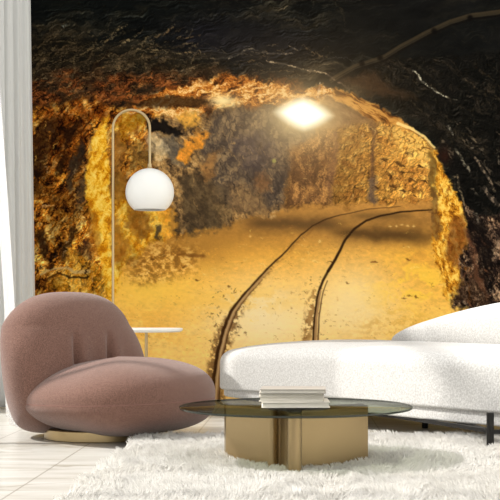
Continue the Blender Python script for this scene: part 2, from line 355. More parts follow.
    # arch edge right of the lamp
    a, b = rot(30, 18, 4, 8*W1, 8*W2); v = ridge(a, b, 4, 2, .6)
    st = pal(ss(.3, .8, v), [(0, (70, 38, 14)), (.5, (146, 86, 30)), (1, (214, 150, 66))])
    img = mix(img, st, poly([(332, 86), (350, 92), (372, 102), (398, 118), (426, 138), (398, 127), (374, 121), (354, 110), (336, 100)], 1.6, 3, 2)*.92)
    img = mix(img, C(255, 224, 140), .8*line([(398, 124), (412, 129), (424, 137), (434, 147)], 3, 2, 1.5))
    # ---------- ground
    gx = X; hor = 206+ss(300, 120, X)*44
    g = pal(np.clip((Y-204)/196, 0, 1), [(0, (176, 124, 58)), (.08, (150, 106, 50)), (.16, (168, 118, 50)), (.26, (212, 152, 58)), (.42, (234, 176, 72)), (.62, (244, 194, 96)), (.85, (244, 198, 112)), (1, (240, 194, 110))])
    n = fbm(X/26+3*W1, Y/9+3*W2, 5, 1, .6); n2 = fbm(X/4, Y/2.2, 4, 2, .72)
    g = g*(.85+.16*n+.26*n2)[..., None]
    g = mix(g, C(252, 232, 184), .85*blob(264, 318, 58, 40)); g = mix(g, C(252, 230, 176), .75*blob(352, 306, 46, 44))
    g = mix(g, C(250, 206, 70), .7*blob(418, 285, 40, 28)*ss(.35, .6, n)); g = mix(g, C(238, 184, 66), .45*blob(240, 300, 60, 14)*ss(.35, .6, n))
    g = mix(g, C(250, 206, 84), .6*blob(150, 290, 44, 18)); g = mix(g, C(206, 140, 44), .35*blob(150, 330, 50, 26)*ss(.35, .6, n))
    g = mix(g, C(186, 130, 44), .5*blob(395, 330, 40, 20)*ss(.4, .6, n))
    g = mix(g, C(74, 52, 28), .85*np.exp(-((Y-232-.055*(X-330)+8*W1)/7.5)**2)*ss(322, 350, X)*ss(470, 400, X))
    g = mix(g, C(84, 60, 34), .8*np.exp(-((Y-224+6*W1)/6.5)**2)*ss(236, 262, X)*ss(352, 325, X))
    g = mix(g, C(98, 72, 38), .6*np.exp(-((Y-216)/3.5)**2)*ss(345, 365, X)*ss(420, 395, X))
    g = mix(g, C(128, 88, 40), .5*blob(188, 250, 46, 13)*ss(.4, .6, n2+.1)); g = mix(g, C(150, 100, 40), .45*blob(140, 262, 24, 16)*ss(.35, .6, n2))
    sp = ss(.72, .80, fbm(X/2.6, Y/1.6, 3, 4, .6))*ss(.45, .6, fbm(X/22, Y/12, 3, 3)); g = mix(g, C(150, 98, 38), .4*sp)
    gm = poly([(112, 306), (118, 280), (140, 252), (170, 240), (206, 232), (250, 217), (300, 209), (345, 204), (434, 203), (436, 240), (446, 290), (462, 312), (700, 360), (700, 420), (0, 420), (0, 330), (60, 312)], 4.5, 7, 5)
    img = mix(img, g, gm)
    rub = pal(ss(.3, .75, fbm(X/4, Y/3, 4, 5, .65)), [(0, (96, 60, 22)), (.5, (190, 130, 52)), (1, (246, 204, 116))])
    img = mix(img, rub, .6*poly([(128, 262), (150, 246), (176, 244), (200, 252), (196, 268), (160, 282), (132, 280)], 9, 8, 5))
    img = mix(img, C(110, 68, 28), .7*line([(178, 254), (190, 256), (204, 257)], 2, 4, 3, 1.5))
    for p in [(196, 279), (184, 266), (228, 286), (152, 260), (374, 262), (347, 283), (408, 259), (452, 300), (410, 296), (416, 297), (404, 298), (330, 262)]:
        img = mix(img, C(96, 58, 22), .8*poly([(p[0]-2.5, p[1]), (p[0], p[1]-1), (p[0]+2.5, p[1]+.5), (p[0], p[1]+1.2)], .8, 1.5, 2))
    for p in [(390, 226), (396, 226), (402, 225), (408, 226), (414, 226), (250, 236)]:
        img = mix(img, C(232, 190, 110), .8*poly([(p[0]-1.6, p[1]), (p[0], p[1]-.9), (p[0]+1.6, p[1]), (p[0], p[1]+.8)], .8, 1, 1))
    img = strokes(img, 130, (120, 222, 440, 345), 0, 25, (2, 7), (.6, 1.6), [(176, 118, 50), (190, 130, 60), (150, 100, 44)], (.2, .55), gm)
    img = strokes(img, 120, (120, 225, 470, 345), 0, 25, (3, 12), (.6, 1.8), [(255, 226, 140), (255, 214, 96)], (.2, .6), gm)
    img = strokes(img, 50, (206, 290, 250, 350), -20, 60, (2, 6), (.8, 2.2), [(96, 60, 28), (70, 44, 22)], (.4, .8), gm)
    img = strokes(img, 40, (300, 275, 326, 345), -20, 60, (2, 6), (.8, 2.0), [(120, 76, 34), (90, 56, 28)], (.4, .8), gm)
    # ---------- rails
    L = [(400, 206.5), (372, 209), (355, 212), (340, 215), (327, 219), (312, 226), (301, 235), (290, 247), (279, 258), (267, 269)]
    L2 = [(267, 269), (257, 280), (246, 292), (238, 302), (231, 312), (223.6, 331), (218, 354), (215, 376), (213, 402)]
    R = [(432, 210), (400, 212), (380, 216), (366, 221), (354, 229), (345, 240), (338, 254), (332, 265), (328, 271)]
    R2 = [(328, 271), (323, 281), (319, 291), (317, 300), (314.5, 318), (313.6, 343), (313, 402)]
    ch = poly([(240, 300), (226, 318), (212, 342), (206, 372), (204, 402), (224, 402), (224, 370), (232, 335), (244, 310)], 4, 5, 4)
    img = mix(img, C(84, 52, 26)*(.6+.9*n2)[..., None], .68*ch*ss(.38, .55, fbm(X/3, Y/3, 3, 1)+.05))
    ch = poly([(318, 286), (308, 300), (304, 330), (303, 350), (303, 402), (312, 402), (313, 330), (318, 300)], 3, 4, 4)
    img = mix(img, C(120, 76, 32), .6*ch*ss(.4, .55, fbm(X/3, Y/3, 3, 2)+.03))
    sh = lambda P, d: [(x+d, y) for x, y in P]
    img = mix(img, C(88, 54, 24), .45*line(sh(L[4:]+L2[:4], 4), 1, 5, 3, 2.5)*ss(.4, .6, n2))
    img = mix(img, C(52, 32, 18), .9*line(L, .5, 2.0, .6)); img = mix(img, C(58, 36, 18), .92*line(L2, 2.2, 2.6, .6))
    img = mix(img, C(70, 44, 24), .8*line(sh(L2[1:], 5.2), .6, 2.6, .6)); img = mix(img, C(172, 134, 88), .95*line(sh(L2, 2.8), .8, 4.4, .6)); img = mix(img, C(214, 180, 130), .6*line(sh(L2[2:], 2.6), .4, 1.4, .4)); img = mix(img, C(128, 92, 54), .6*line(sh(L2, 4.4), .3, 1.4, .6))
    img = mix(img, C(60, 36, 18), .85*line(sh(L2[2:], -1.2), 1, 3.5, .8))
    img = mix(img, C(40, 24, 14), .95*line(R, 1.4, 3.2, .5)); img = mix(img, C(46, 28, 14), .92*line(R2, 2.6, 2.4, .5))
    img = mix(img, C(172, 132, 84), .95*line(sh(R2[2:], 1.8), 1.6, 3.2, .5)); img = mix(img, C(60, 36, 18), .85*line(sh(R2[1:], 4.4), .8, 1.6, .5))
    # ---------- right-hand gold spur and dark foreground rock
    a, b = rot(80, 12, 5, 7*W1+4*F1, 7*W2+4*F2); t, c1, c2 = facets(75, 8, 4.4, 0, 7, 4); v = (ridge(a, b, 5, 1, .68)*.75+.24*t)*(.88+.12*c1)*(.93+.07*c2)+.05
    st = pal(ss(.3, .8, v), [(0, (96, 52, 14)), (.35, (176, 110, 26)), (.7, (226, 158, 44)), (1, (250, 208, 96))])
    img = mix(img, st, poly([(430, 148), (437, 150), (441, 166), (452, 184), (460, 204), (468, 226), (470, 262), (474, 306), (446, 300), (440, 276), (434, 258), (432, 236), (434, 214), (430, 190)], 2.2, 4, 3))
    img = mix(img, C(92, 70, 34), .75*poly([(431, 148), (434, 156), (436, 168), (434, 184), (437, 200), (430, 200), (428, 180), (428, 162)], 2, 3, 3))
    img = mix(img, C(110, 62, 28)*(.6+.8*fbm(X/3, Y/3, 3, 2))[..., None], .7*poly([(448, 226), (462, 212), (468, 240), (466, 270), (454, 268), (444, 256)], 4, 5, 4))
    a, b = rot(62, 13, 6, 9*W1+4*F1, 9*W2+4*F2); t, c1, c2 = facets(66, 10, 5, 1, 8, 4); v = (ridge(a, b, 6, 4, .68)*.68+.3*t)*(.8+.2*c1)*(.88+.12*c2)+.07
    st = pal(ss(.34, .85, v), [(0, (16, 12, 11)), (.35, (38, 28, 24)), (.6, (86, 64, 48)), (.82, (136, 108, 82)), (1, (184, 156, 122))])
    r = relief(*rot(70, 9, 5, 12*W1, 12*W2), 4, 2); st = st*(1+np.clip(r*2.2, -.6, .6))[..., None]
    img = mix(img, st, poly([(462, 206), (470, 196), (484, 190), (520, 190), (700, 150), (700, 330), (480, 312), (450, 306), (462, 282), (458, 262), (470, 240)], 3, 5, 4))
    img = mix(img, C(60, 42, 28), .55*poly([(452, 300), (462, 270), (480, 268), (492, 312)], 5, 5, 4))
    img = mix(img, C(18, 14, 13), .85*poly([(476, 214), (486, 222), (494, 254), (494, 290), (486, 292), (480, 262), (468, 236), (466, 220)], 3, 4, 4))
    img = mix(img, C(104, 66, 44), .7*line([(466, 232), (472, 252), (478, 276), (488, 300)], 5, 3, 4, 2))
    rr = poly([(462, 206), (470, 196), (484, 190), (520, 190), (700, 150), (700, 330), (480, 312), (450, 306), (462, 282), (458, 262), (470, 240)], 3, 5, 4)
    img = strokes(img, 110, (455, 190, 520, 312), 68, 35, (6, 24), (1, 3.4), [(14, 11, 10), (26, 19, 16)], (.4, .85), rr)
    img = strokes(img, 90, (458, 190, 520, 312), 68, 40, (4, 14), (.8, 2.6), [(150, 120, 92), (128, 98, 72), (186, 160, 130), (120, 76, 50)], (.3, .75), rr)
    sp_ = poly([(430, 148), (441, 166), (452, 184), (462, 204), (470, 262), (474, 306), (446, 300), (434, 258), (430, 190)], 2)
    img = strokes(img, 70, (428, 160, 474, 306), 80, 35, (4, 16), (.8, 2.6), [(104, 60, 22), (136, 82, 30), (80, 48, 22)], (.35, .8), sp_)
    img = mix(img, C(96, 66, 36), .65*poly([(431, 190), (438, 196), (441, 225), (438, 240), (432, 232)], 2, 3, 3))
    # black flank over the arch on the right
    a, b = rot(38, 26, 5, 12*W1+4*F1, 10*W2+4*F2); t, c1, c2 = facets(38, 18, 5, 2, 10, 4); v = fbm(a, b, 5, 5, .68)*.75+.22*t*c1
    st = pal(v, [(0, (9, 9, 8)), (.5, (18, 17, 15)), (.68, (36, 31, 25)), (.85, (62, 50, 36)), (1, (90, 74, 50))])
    r = relief(*rot(38, 16, 4.5, 20*W1, 16*W2), 4, 1); st = st*(1+np.clip(r*4, -.5, 1.2))[..., None]
    img = mix(img, st, poly([(346, 82), (380, 94), (400, 110), (424, 124), (440, 148), (446, 162), (454, 178), (462, 200), (476, 216), (500, 214), (700, 200), (700, 40), (380, 60)], 1.8, 3, 2))
    img = mix(img, C(66, 44, 26), .6*poly([(338, 78), (372, 74), (400, 92), (416, 98), (392, 98), (360, 92)], 6, 5, 3)*(.5+.8*n2))
    img = mix(img, C(60, 26, 18), .5*blob(444, 156, 6, 8))
    fk = poly([(346, 70), (400, 100), (440, 140), (462, 190), (520, 200), (700, 190), (700, 20), (380, 60)], 6)
    img = strokes(img, 170, (340, 60, 520, 205), 40, 18, (12, 44), (.6, 2.0), [(44, 39, 30), (62, 52, 36), (7, 7, 6), (34, 30, 25)], (.25, .7), fk)
    img = strokes(img, 36, (440, 120, 510, 215), 55, 25, (3, 12), (.8, 2.4), [(150, 134, 112), (110, 94, 76), (130, 112, 88)], (.3, .75), fk)
    # wet mineral glints and veins
    gl = ss(.52, .66, fbm(X/2.2, Y/2.2, 3, 3, .7))
    for pts, w, c, al in [
        ([(414, 72), (424, 82), (434, 91), (446, 97)], 1.8, (214, 204, 176), .9), ([(446, 97), (458, 100)], .9, (150, 140, 118), .6),
        ([(448, 126), (452, 134)], 3, (150, 142, 124), .75), ([(455, 150), (462, 160), (470, 172)], 2.6, (160, 148, 124), .75),
        ([(474, 158), (480, 168), (488, 178), (494, 192)], 3.2, (150, 128, 104), .75), ([(454, 178), (458, 176), (460, 190), (464, 206)], 2.4, (160, 138, 104), .7),
        ([(484, 188), (490, 196), (500, 206)], 4, (150, 128, 106), .7), ([(468, 212), (476, 214), (478, 224)], 3, (140, 128, 110), .65),
        ([(492, 226), (498, 240), (496, 262)], 4, (124, 100, 80), .6),
        ([(228, 59), (236, 56), (246, 50), (258, 49)], 1.3, (150, 136, 112), .8), ([(262, 51), (276, 53), (292, 54)], 1.5, (160, 142, 118), .85), ([(290, 47), (298, 51)], 1.2, (140, 124, 100), .7),
        ([(266, 60), (280, 63), (296, 68), (312, 71), (326, 75)], 1.7, (186, 164, 130), .9), ([(326, 75), (338, 80), (350, 90)], 1.4, (150, 120, 100), .7),
        ([(318, 96), (321, 84)], 2.2, (236, 214, 178), .8), ([(324, 88), (324, 98)], 2.2, (228, 196, 150), .6),
        ([(62, 28), (66, 26)], 2.2, (140, 150, 140), .8), ([(66, 88), (76, 72), (74, 56), (88, 50), (102, 46), (114, 30), (119, 25)], 1.2, (120, 100, 66), .75),
        ([(30, 88), (46, 86), (60, 80), (72, 68)], .9, (120, 102, 70), .6), ([(30, 50), (46, 45), (60, 42), (80, 44)], 1.6, (112, 92, 60), .55),
        ([(188, 56), (198, 60), (210, 60), (224, 58)], 1.1, (120, 106, 80), .8), ([(128, 53), (150, 50), (170, 51), (190, 56)], 1.1, (92, 76, 50), .7), ([(170, 71), (192, 69), (206, 63)], 1.1, (130, 112, 82), .75),
        ([(128, 76), (150, 72), (168, 72)], 1.0, (110, 84, 54), .6), ([(72, 90), (84, 78), (96, 70), (110, 66)], 1.6, (138, 106, 62), .7)]:
        img = mix(img, C(*c), al*line(pts, w, w*.7, 3)*(.25+.75*gl))
    # ---------- cables
    cab = [(330, 80), (340, 74), (354, 66), (370, 61), (384, 56), (400, 46), (428, 31), (450, 21), (470, 15), (500, 11), (600, 2), (700, -8)]
    dn = lambda d: [(x+d*.35, y+d) for x, y in cab]
    img = mix(img, C(16, 14, 12), .85*line(dn(4.5), 2, 2.6, .4)); img = mix(img, C(56, 47, 33), .8*line(dn(.6), 1.6, 3.2, .3)); img = mix(img, C(80, 68, 46), .5*line(dn(2.6), .6, 1.2, .3)); img = mix(img, C(90, 74, 50), .4*line(dn(-.8), .8, .8, .3))
    for p in [(362, 64), (380, 58), (434, 31), (470, 18)]:
        img = mix(img, C(12, 10, 9), .9*blob(p[0], p[1], 3, 3, 2))
    # ---------- the lamp of the picture
    hz = blob(305, 118, 70, 58, .7); img = mix(img, C(186, 150, 104), .5*hz)
    hz = blob(302, 116, 34, 24, .8); img = mix(img, C(255, 228, 168), .9*hz)
    dx = (X-303.5); dy = (Y-114)-.06*dx
    dd = (np.abs(dx)/23)**1.35+(np.abs(dy)/13.5)**1.35
    img = mix(img, C(255, 246, 212), ss(1.7, .75, dd)); img = mix(img, C(255, 255, 252), ss(1.05, .6, dd))
    img = mix(img, C(190, 190, 90), .5*blob(274, 161, 2.2, 2.2, 2))
    return np.clip(img, 4, 255), nx, ny
# ------------------------------------------------------------ the room
m_wall = noisy(mat('white plaster', .8), srgb(236, 236, 232), srgb(242, 242, 238), 3)
m_floor = mat('pale stone floor', .32, spec=.4)
def floor_material(m):
    nt = m.node_tree; tc = N(m, 'ShaderNodeTexCoord'); mp = N(m, 'ShaderNodeMapping')
    mp.inputs['Scale'].default_value = (.55, 3.2, 1); mp.inputs['Rotation'].default_value = (0, 0, .10)
    L(m, tc.outputs['Object'], mp.inputs[0])
    n = N(m, 'ShaderNodeTexNoise'); n.inputs['Scale'].default_value = 3.2; n.inputs['Detail'].default_value = 8; n.inputs['Distortion'].default_value = .7
    L(m, mp.outputs[0], n.inputs['Vector'])
    r = N(m, 'ShaderNodeValToRGB'); e = r.color_ramp.elements
    e[0].position = .30; e[0].color = srgb(170, 165, 154); e[1].position = .62; e[1].color = srgb(200, 198, 192)
    x = e.new(.45); x.color = srgb(189, 186, 178)
    L(m, n.outputs['Fac'], r.inputs[0])
    # thin brown veins
    mp2 = N(m, 'ShaderNodeMapping'); mp2.inputs['Scale'].default_value = (.35, 2.0, 1); mp2.inputs['Rotation'].default_value = (0, 0, .18)
    L(m, tc.outputs['Object'], mp2.inputs[0])
    n2 = N(m, 'ShaderNodeTexNoise'); n2.inputs['Scale'].default_value = 1.9; n2.inputs['Detail'].default_value = 5; n2.inputs['Distortion'].default_value = .5
    L(m, mp2.outputs[0], n2.inputs['Vector'])
    r2 = N(m, 'ShaderNodeValToRGB'); e = r2.color_ramp.elements
    e[0].position = .488; e[0].color = (0, 0, 0, 1); e[1].position = .512; e[1].color = (0, 0, 0, 1); x = e.new(.5); x.color = (.6, .6, .6, 1)
    L(m, n2.outputs['Fac'], r2.inputs[0])
    mx = N(m, 'ShaderNodeMix', data_type='RGBA'); L(m, r2.outputs[0], mx.inputs['Factor']); L(m, r.outputs[0], mx.inputs['A']); mx.inputs['B'].default_value = srgb(136, 125, 105)
    # joints: long joints every .445 m in x, cross joints every 1.6 m in y (staggered)
    sx = N(m, 'ShaderNodeSeparateXYZ'); L(m, tc.outputs['Object'], sx.inputs[0])
    def M(op, a, b=None, c=None):
        q = N(m, 'ShaderNodeMath', operation=op)
        for i, v in enumerate((a, b, c)):
            if v is None: continue
            if isinstance(v, (int, float)): q.inputs[i].default_value = v
            else: L(m, v, q.inputs[i])
        return q.outputs[0]
    u = M('DIVIDE', M('ADD', sx.outputs[0], .94+8.9), .445); fu = M('FRACT', u); iu = M('FLOOR', u)
    jx = M('LESS_THAN', M('MINIMUM', fu, M('SUBTRACT', 1.0, fu)), .0075)
    v = M('ADD', M('DIVIDE', sx.outputs[1], 2.6), M('MULTIPLY', iu, .37)); fv = M('FRACT', v)
    jy = M('LESS_THAN', M('MINIMUM', fv, M('SUBTRACT', 1.0, fv)), .0011)
    j = M('MAXIMUM', jx, M('MULTIPLY', jy, .35))
    mj = N(m, 'ShaderNodeMix', data_type='RGBA'); L(m, M('MULTIPLY', j, .65), mj.inputs['Factor']); L(m, mx.outputs['Result'], mj.inputs['A']); mj.inputs['B'].default_value = srgb(120, 112, 98)
    L(m, mj.outputs['Result'], bsdf(m).inputs['Base Color'])
floor_material(m_floor)
RX = 3.4; H = 3.0; LX = -1.95
struct(box('floor', LX-.2, RX+.1, -1.5, WALL_Y+.12, -.1, 0, m_floor))
struct(box('wall_back', LX-.2, RX+.1, WALL_Y, WALL_Y+.12, 0, H, m_wall))
struct(box('wall_right', RX, RX+.1, -1.5, WALL_Y, 0, H, m_wall))
# left side: pier at the corner, low sill and head with a tall window between
bm = bmesh.new()
add_box(bm, LX-.12, LX, 7.25, WALL_Y, 0, H); add_box(bm, LX-.12, LX, -1.5, .2, 0, H); add_box(bm, LX-.12, LX, .2, 7.25, 0, .06)
struct(bm_obj('wall_left', bm, m_wall))
m_frame = mat('white window frame', .4, color=srgb(238, 238, 236))
bm = bmesh.new()
for z in (.06, H-.06): add_box(bm, LX-.09, LX-.03, .2, 7.25, z, z+.06)
for y in (.2, 1.9, 3.65, 5.4, 7.19): add_box(bm, LX-.09, LX-.03, y, y+.05, .12, H-.06)
w = struct(bm_obj('window_1', bm, m_frame))
m_pane = bpy.data.materials.new('window glass'); m_pane.use_nodes = True
nt = m_pane.node_tree; nt.nodes.remove(nt.nodes['Principled BSDF'])
tr = N(m_pane, 'ShaderNodeBsdfTransparent'); gl = N(m_pane, 'ShaderNodeBsdfGlossy', Roughness=.02); fr = N(m_pane, 'ShaderNodeFresnel', IOR=1.25); mx = N(m_pane, 'ShaderNodeMixShader')
ge = N(m_pane, 'ShaderNodeNewGeometry'); q1 = N(m_pane, 'ShaderNodeMath', operation='SUBTRACT'); q1.inputs[0].default_value = 1; L(m_pane, ge.outputs['Backfacing'], q1.inputs[1]); q2 = N(m_pane, 'ShaderNodeMath', operation='MULTIPLY'); L(m_pane, fr.outputs[0], q2.inputs[0]); L(m_pane, q1.outputs[0], q2.inputs[1]); L(m_pane, q2.outputs[0], mx.inputs[0]); L(m_pane, tr.outputs[0], mx.inputs[1]); L(m_pane, gl.outputs[0], mx.inputs[2]); L(m_pane, mx.outputs[0], nt.nodes['Material Output'].inputs[0])
bm = bmesh.new(); add_box(bm, LX-.064, LX-.056, .25, 7.19, .12, H-.06); bm_obj('glass', bm, m_pane, w)

# the printed picture covering the back wall
def build_mural():
    step = .62
    px0, px1 = 300+(LX+.002)*PXM, 300+(RX-.01)*PXM
    py0, py1 = 309-(H-.003-CAM_H)*PXM, 309-(.004-CAM_H)*PXM
    img, nx, ny = paint_mural(px0, px1, py0, py1, step)
    c = img/255.0; c = np.where(c <= .04045, c/12.92, ((c+.055)/1.055)**2.4)
    c = np.clip(c*MURAL_GAIN, 0, 1.0)
    X = (np.linspace(px0, px1, nx)-300)/PXM; Z = CAM_H+(309-np.linspace(py0, py1, ny))/PXM
    XX, ZZ = np.meshgrid(X, Z)
    yf = WALL_Y-.006
    V = np.stack([XX, np.full_like(XX, yf), ZZ], -1).reshape(-1, 3)
    i = np.arange(nx*ny).reshape(ny, nx)
    F = np.stack([i[:-1, :-1], i[1:, :-1], i[1:, 1:], i[:-1, 1:]], -1).reshape(-1, 4)
    # back face and rim, so the panel has its thickness
    nb = len(V); cor = [(0, 0), (0, ny-1), (nx-1, ny-1), (nx-1, 0)]
    Vb = np.array([[X[a], WALL_Y-.0015, Z[b]] for a, b in cor]); V = np.vstack([V, Vb]); ci = [b*nx+a for a, b in cor]
    Fb = [[ci[k], nb+k, nb+(k+1) % 4, ci[(k+1) % 4]] for k in range(4)]+[[nb+3, nb+2, nb+1, nb]]
    F = np.vstack([F, np.array(Fb)])
    me = bpy.data.meshes.new('wall_mural'); me.vertices.add(len(V)); me.vertices.foreach_set('co', V.astype(np.float32).ravel())
    me.loops.add(F.size); me.loops.foreach_set('vertex_index', F.astype(np.int32).ravel())
    me.polygons.add(len(F)); me.polygons.foreach_set('loop_start', np.arange(0, F.size, 4, dtype=np.int32))
    me.update(calc_edges=True)
    at = me.color_attributes.new('picture', 'FLOAT_COLOR', 'POINT')
    cc = np.ones((len(V), 4), np.float32); cc[:nb, :3] = c.reshape(-1, 3); cc[nb:, :3] = .5
    at.data.foreach_set('color', cc.ravel())
    m = mat('printed wall covering', 1.0, spec=0.0)
    a = N(m, 'ShaderNodeVertexColor'); a.layer_name = 'picture'; L(m, a.outputs['Color'], bsdf(m).inputs['Base Color'])
    me.materials.append(m)
    o = link(bpy.data.objects.new('wall_mural', me))
    tag(o, 'mural of a lamplit mine tunnel with curving rails, covering the back wall', 'mural')
MURAL_GAIN = 1.03
build_mural()

# ------------------------------------------------------------ curtains
def cloth_mat(name, col, trans, alpha):
    m = bpy.data.materials.new(name); m.use_nodes = True; nt = m.node_tree; nt.nodes.remove(nt.nodes['Principled BSDF'])
    d = N(m, 'ShaderNodeBsdfDiffuse'); d.inputs[0].default_value = col; t = N(m, 'ShaderNodeBsdfTranslucent'); t.inputs[0].default_value = col
    x = N(m, 'ShaderNodeMixShader'); x.inputs[0].default_value = trans; L(m, d.outputs[0], x.inputs[1]); L(m, t.outputs[0], x.inputs[2])
    tr = N(m, 'ShaderNodeBsdfTransparent'); y = N(m, 'ShaderNodeMixShader'); y.inputs[0].default_value = alpha
    L(m, x.outputs[0], y.inputs[1]); L(m, tr.outputs[0], y.inputs[2]); L(m, y.outputs[0], nt.nodes['Material Output'].inputs[0])
    return m
m_drape = cloth_mat('grey white curtain cloth', srgb(205, 206, 204), .08, 0)
m_sheer = cloth_mat('sheer white voile', srgb(246, 246, 246), .5, .75)
def curtain(name, fx, s0, s1, z0, z1, m, ns=200, nz=40, thick=.0015):
    V = []; F = []
    for k in range(nz+1):
        z = z0+(z1-z0)*k/nz
        for i in range(ns+1):
            s = s0+(s1-s0)*i/ns; x, y, zz = fx(s, z); V.append((x, y, zz))
    for k in range(nz):
        for i in range(ns):
            a = k*(ns+1)+i; F.append((a, a+1, a+ns+2, a+ns+1))
    o = mesh_obj(name, V, F, m)
    md = o.modifiers.new('cloth', 'SOLIDIFY'); md.thickness = thick; md.offset = 0
    return o
def drape(s, z):        # runs along the gathered width, from in front of the window to the end of the picture
    f = .026*math.sin(s*2*PI*5.5+.5*math.sin(s*11)+.25*z)+.007*math.sin(s*2*PI*17+1)
    xr = -1.717+.040*(2.6-z)/2.6      # inner edge drifts a little towards the hem
    x = -1.87+(xr+1.87)*s; y = 7.0+.74*s
    return x+f*.85*(1-s**6), y-f*.4, z
d1 = curtain('curtain', drape, 0, 1, .012, H-.04, m_drape)
tag(d1, 'grey-white opaque curtain in narrow folds at the left end of the mural', 'curtain')
def sheer(s, z):
    y = 6.12+s*.80
    f = .020*math.sin(s*2*PI*3.5+.6*math.sin(s*9)+.5*z)+.008*math.sin(s*2*PI*10+z)
    px = -16+26*min(1, max(0, (2.3-z)/1.7))**.8          # how far it has drifted in from the rail
    x = -.247*y+(px/1215)*y+f-.035*(1-s)*(z > 9)
    flare = max(0, 1-z/.28)
    x += .03*flare**2*(1-s)
    top = max(0, (z-2.2)/.76); x = x*(1-top**2)+(-1.80+f)*top**2
    return x, y, z
d2 = curtain('sheer_curtain', sheer, 0, 1, .004, H-.04, m_sheer)
tag(d2, 'bright sheer voile curtain billowing in from the window behind the armchair', 'curtain')
m_rail = mat('white rail', .4, color=srgb(235, 235, 233))
bm = bmesh.new(); tube(bm, [(-1.80, .3, H-.012), (-1.80, 7.95, H-.012)], .010)
for y in (.5, 2.8, 5.1, 7.4): tube(bm, [(-1.80, y, H-.012), (LX-.03, y, H-.012)], .007)
tag(bm_obj('curtain_rail', bm, m_rail), 'white curtain rail along the head of the window', 'curtain rail')

# ------------------------------------------------------------ armchair
def boucle(name, c1, c2, scale, bump, dist=.004):
    m = mat(name, .95, spec=.15)
    bsdf(m).inputs['Sheen Weight'].default_value = .25; bsdf(m).inputs['Sheen Roughness'].default_value = .5
    noisy(m, c1, c2, scale, 3, bump, scale*.8, dist, lo=.36, hi=.66); return m
m_pink = boucle('dusty pink boucle', srgb(90, 64, 55), srgb(134, 101, 88), 330, .6)
m_gold = mat('brushed champagne metal', .34, .9, srgb(178, 156, 116))
ch = thing('armchair', 'dusty pink rounded boucle armchair on a low gold plinth, by the curtains', 'armchair', (-.928, 5.70, 0), math.radians(-35))
def sgnp(v, p): return math.copysign(abs(v)**p, v)
def blobmesh(fun, nu=128, nv=72):
    V = []; F = []
    for j in range(nv+1):
        b = -PI/2+PI*j/nv
        for i in range(nu): V.append(fun(2*PI*i/nu, b))
    for j in range(nv):
        for i in range(nu):
            F.append((j*nu+i, j*nu+(i+1) % nu, (j+1)*nu+(i+1) % nu, (j+1)*nu+i))
    return V, F
# seat: a fat lens-shaped pillow, pointed at the seam towards the back and full and round in front
def seat(u, b):
    cu, su = math.cos(u), math.sin(u)
    ex = .86
    x = sgnp(cu, ex)*.440; y = sgnp(su, ex)*(.430-.03*max(0, -cu))
    k = max(0, min(1, (cu+.15)/1.0)); k = k*k*(3-2*k)
    p_r = 1.40*(1-k)+.72*k; p_z = 1.0*(1-k)+.74*k
    r = math.cos(b)**p_r; z = sgnp(math.sin(b), p_z)
    top = .190; bot = .166
    zz = .190+(top if z > 0 else bot)*z-.012*(1-cu)
    if z > 0: zz += .018*(1-cu)*.5
    # crease pressed in along the seam
    d = math.exp(-(b/.035)**2)*.006
    return ((x*r*(1-d)+.095), y*r*(1-d), zz)
V, F = blobmesh(seat); mesh_obj('seat', V, F, m_pink, ch)
# piping that follows the seam
bm = bmesh.new(); pts = []
for i in range(97):
    u = 2*PI*i/96; x, y, z = seat(u, 0); pts.append((x*1.0, y*1.0, z))
tube(bm, pts, .0016, 6, cap=False); bm_obj('seam', bm, mat('pink seam thread', .95, color=srgb(132, 98, 90), spec=.1), ch)
# backrest: tall upholstered shell, fullest low down, two stitched tucks in its inner face
def back(u, b):
    cu, su = math.cos(u), math.sin(u); cb, sb = math.cos(b), math.sin(b)
    y = sgnp(su, .88)*.412*cb**(.74 if sb > 0 else .48)
    x = sgnp(cu, .86)*.205*cb**(.74 if sb > 0 else .46)
    z = .350+.332*sgnp(sb, .86)
    t = (z-.06)/.64
    y *= 1.0-.06*max(0, t-.5)
    x = x*(1.05-.20*max(0, t)) +.02*t-.055
    # wings wrap forward round the seat, lower down
    x += .17*(y/.45)**2*max(0, min(1, 1.15-1.6*t))**.8
    y *= 1+.05*max(0, 1-2*t)
    if cu > 0:
        for y0, d, w in ((.095, .042, .018), (-.125, .042, .018)):
            x -= d*math.exp(-((y-y0)/w)**2)*max(0, 1-abs(z-.35)/.15)**.8
            x += .010*math.exp(-((abs(y-y0)-.05)/.035)**2)*max(0, 1-abs(z-.35)/.15)
    return (x-.185, y, z)
V, F = blobmesh(back, 220, 90); mesh_obj('backrest', V, F, m_pink, ch)
bm = bmesh.new(); lathe(bm, [(0, 0), (.262, 0), (.267, .004), (.267, .046), (.262, .050), (0, .050)], .0, 0, 72)
bm_obj('plinth', bm, m_gold, ch)

# ------------------------------------------------------------ floor lamp
m_brass = mat('pale satin brass', .3, .85, srgb(186, 163, 122))
m_shade = mat('white opal shade', .35, color=srgb(238, 238, 234), spec=.4)
lx, ly = -1.108, 7.2; W = 1215/ly
fl = thing('floor_lamp', 'tall hooked brass floor lamp with a white globe shade, behind the armchair', 'floor lamp', (lx, ly, 0))
bm = bmesh.new(); r = .109; zt = .6+(309-128)/W
pts = [(0, 0, .02), (0, 0, zt-.4), (0, 0, zt)]
for k in range(1, 25):
    a = PI*k/24; pts.append((r-r*math.cos(a), 0, zt+r*.98*math.sin(a)))
pts.append((2*r, 0, .6+(309-172)/W))
tube(bm, pts, .0078, 14); bm_obj('pole', bm, m_brass, fl)
bm = bmesh.new(); lathe(bm, [(0, 0), (.125, 0), (.13, .004), (.13, .016), (.125, .02), (0, .02)], 0, 0, 48); bm_obj('base', bm, m_brass, fl)
R = .143; zc = .6+(309-192.5)/W; pr = []
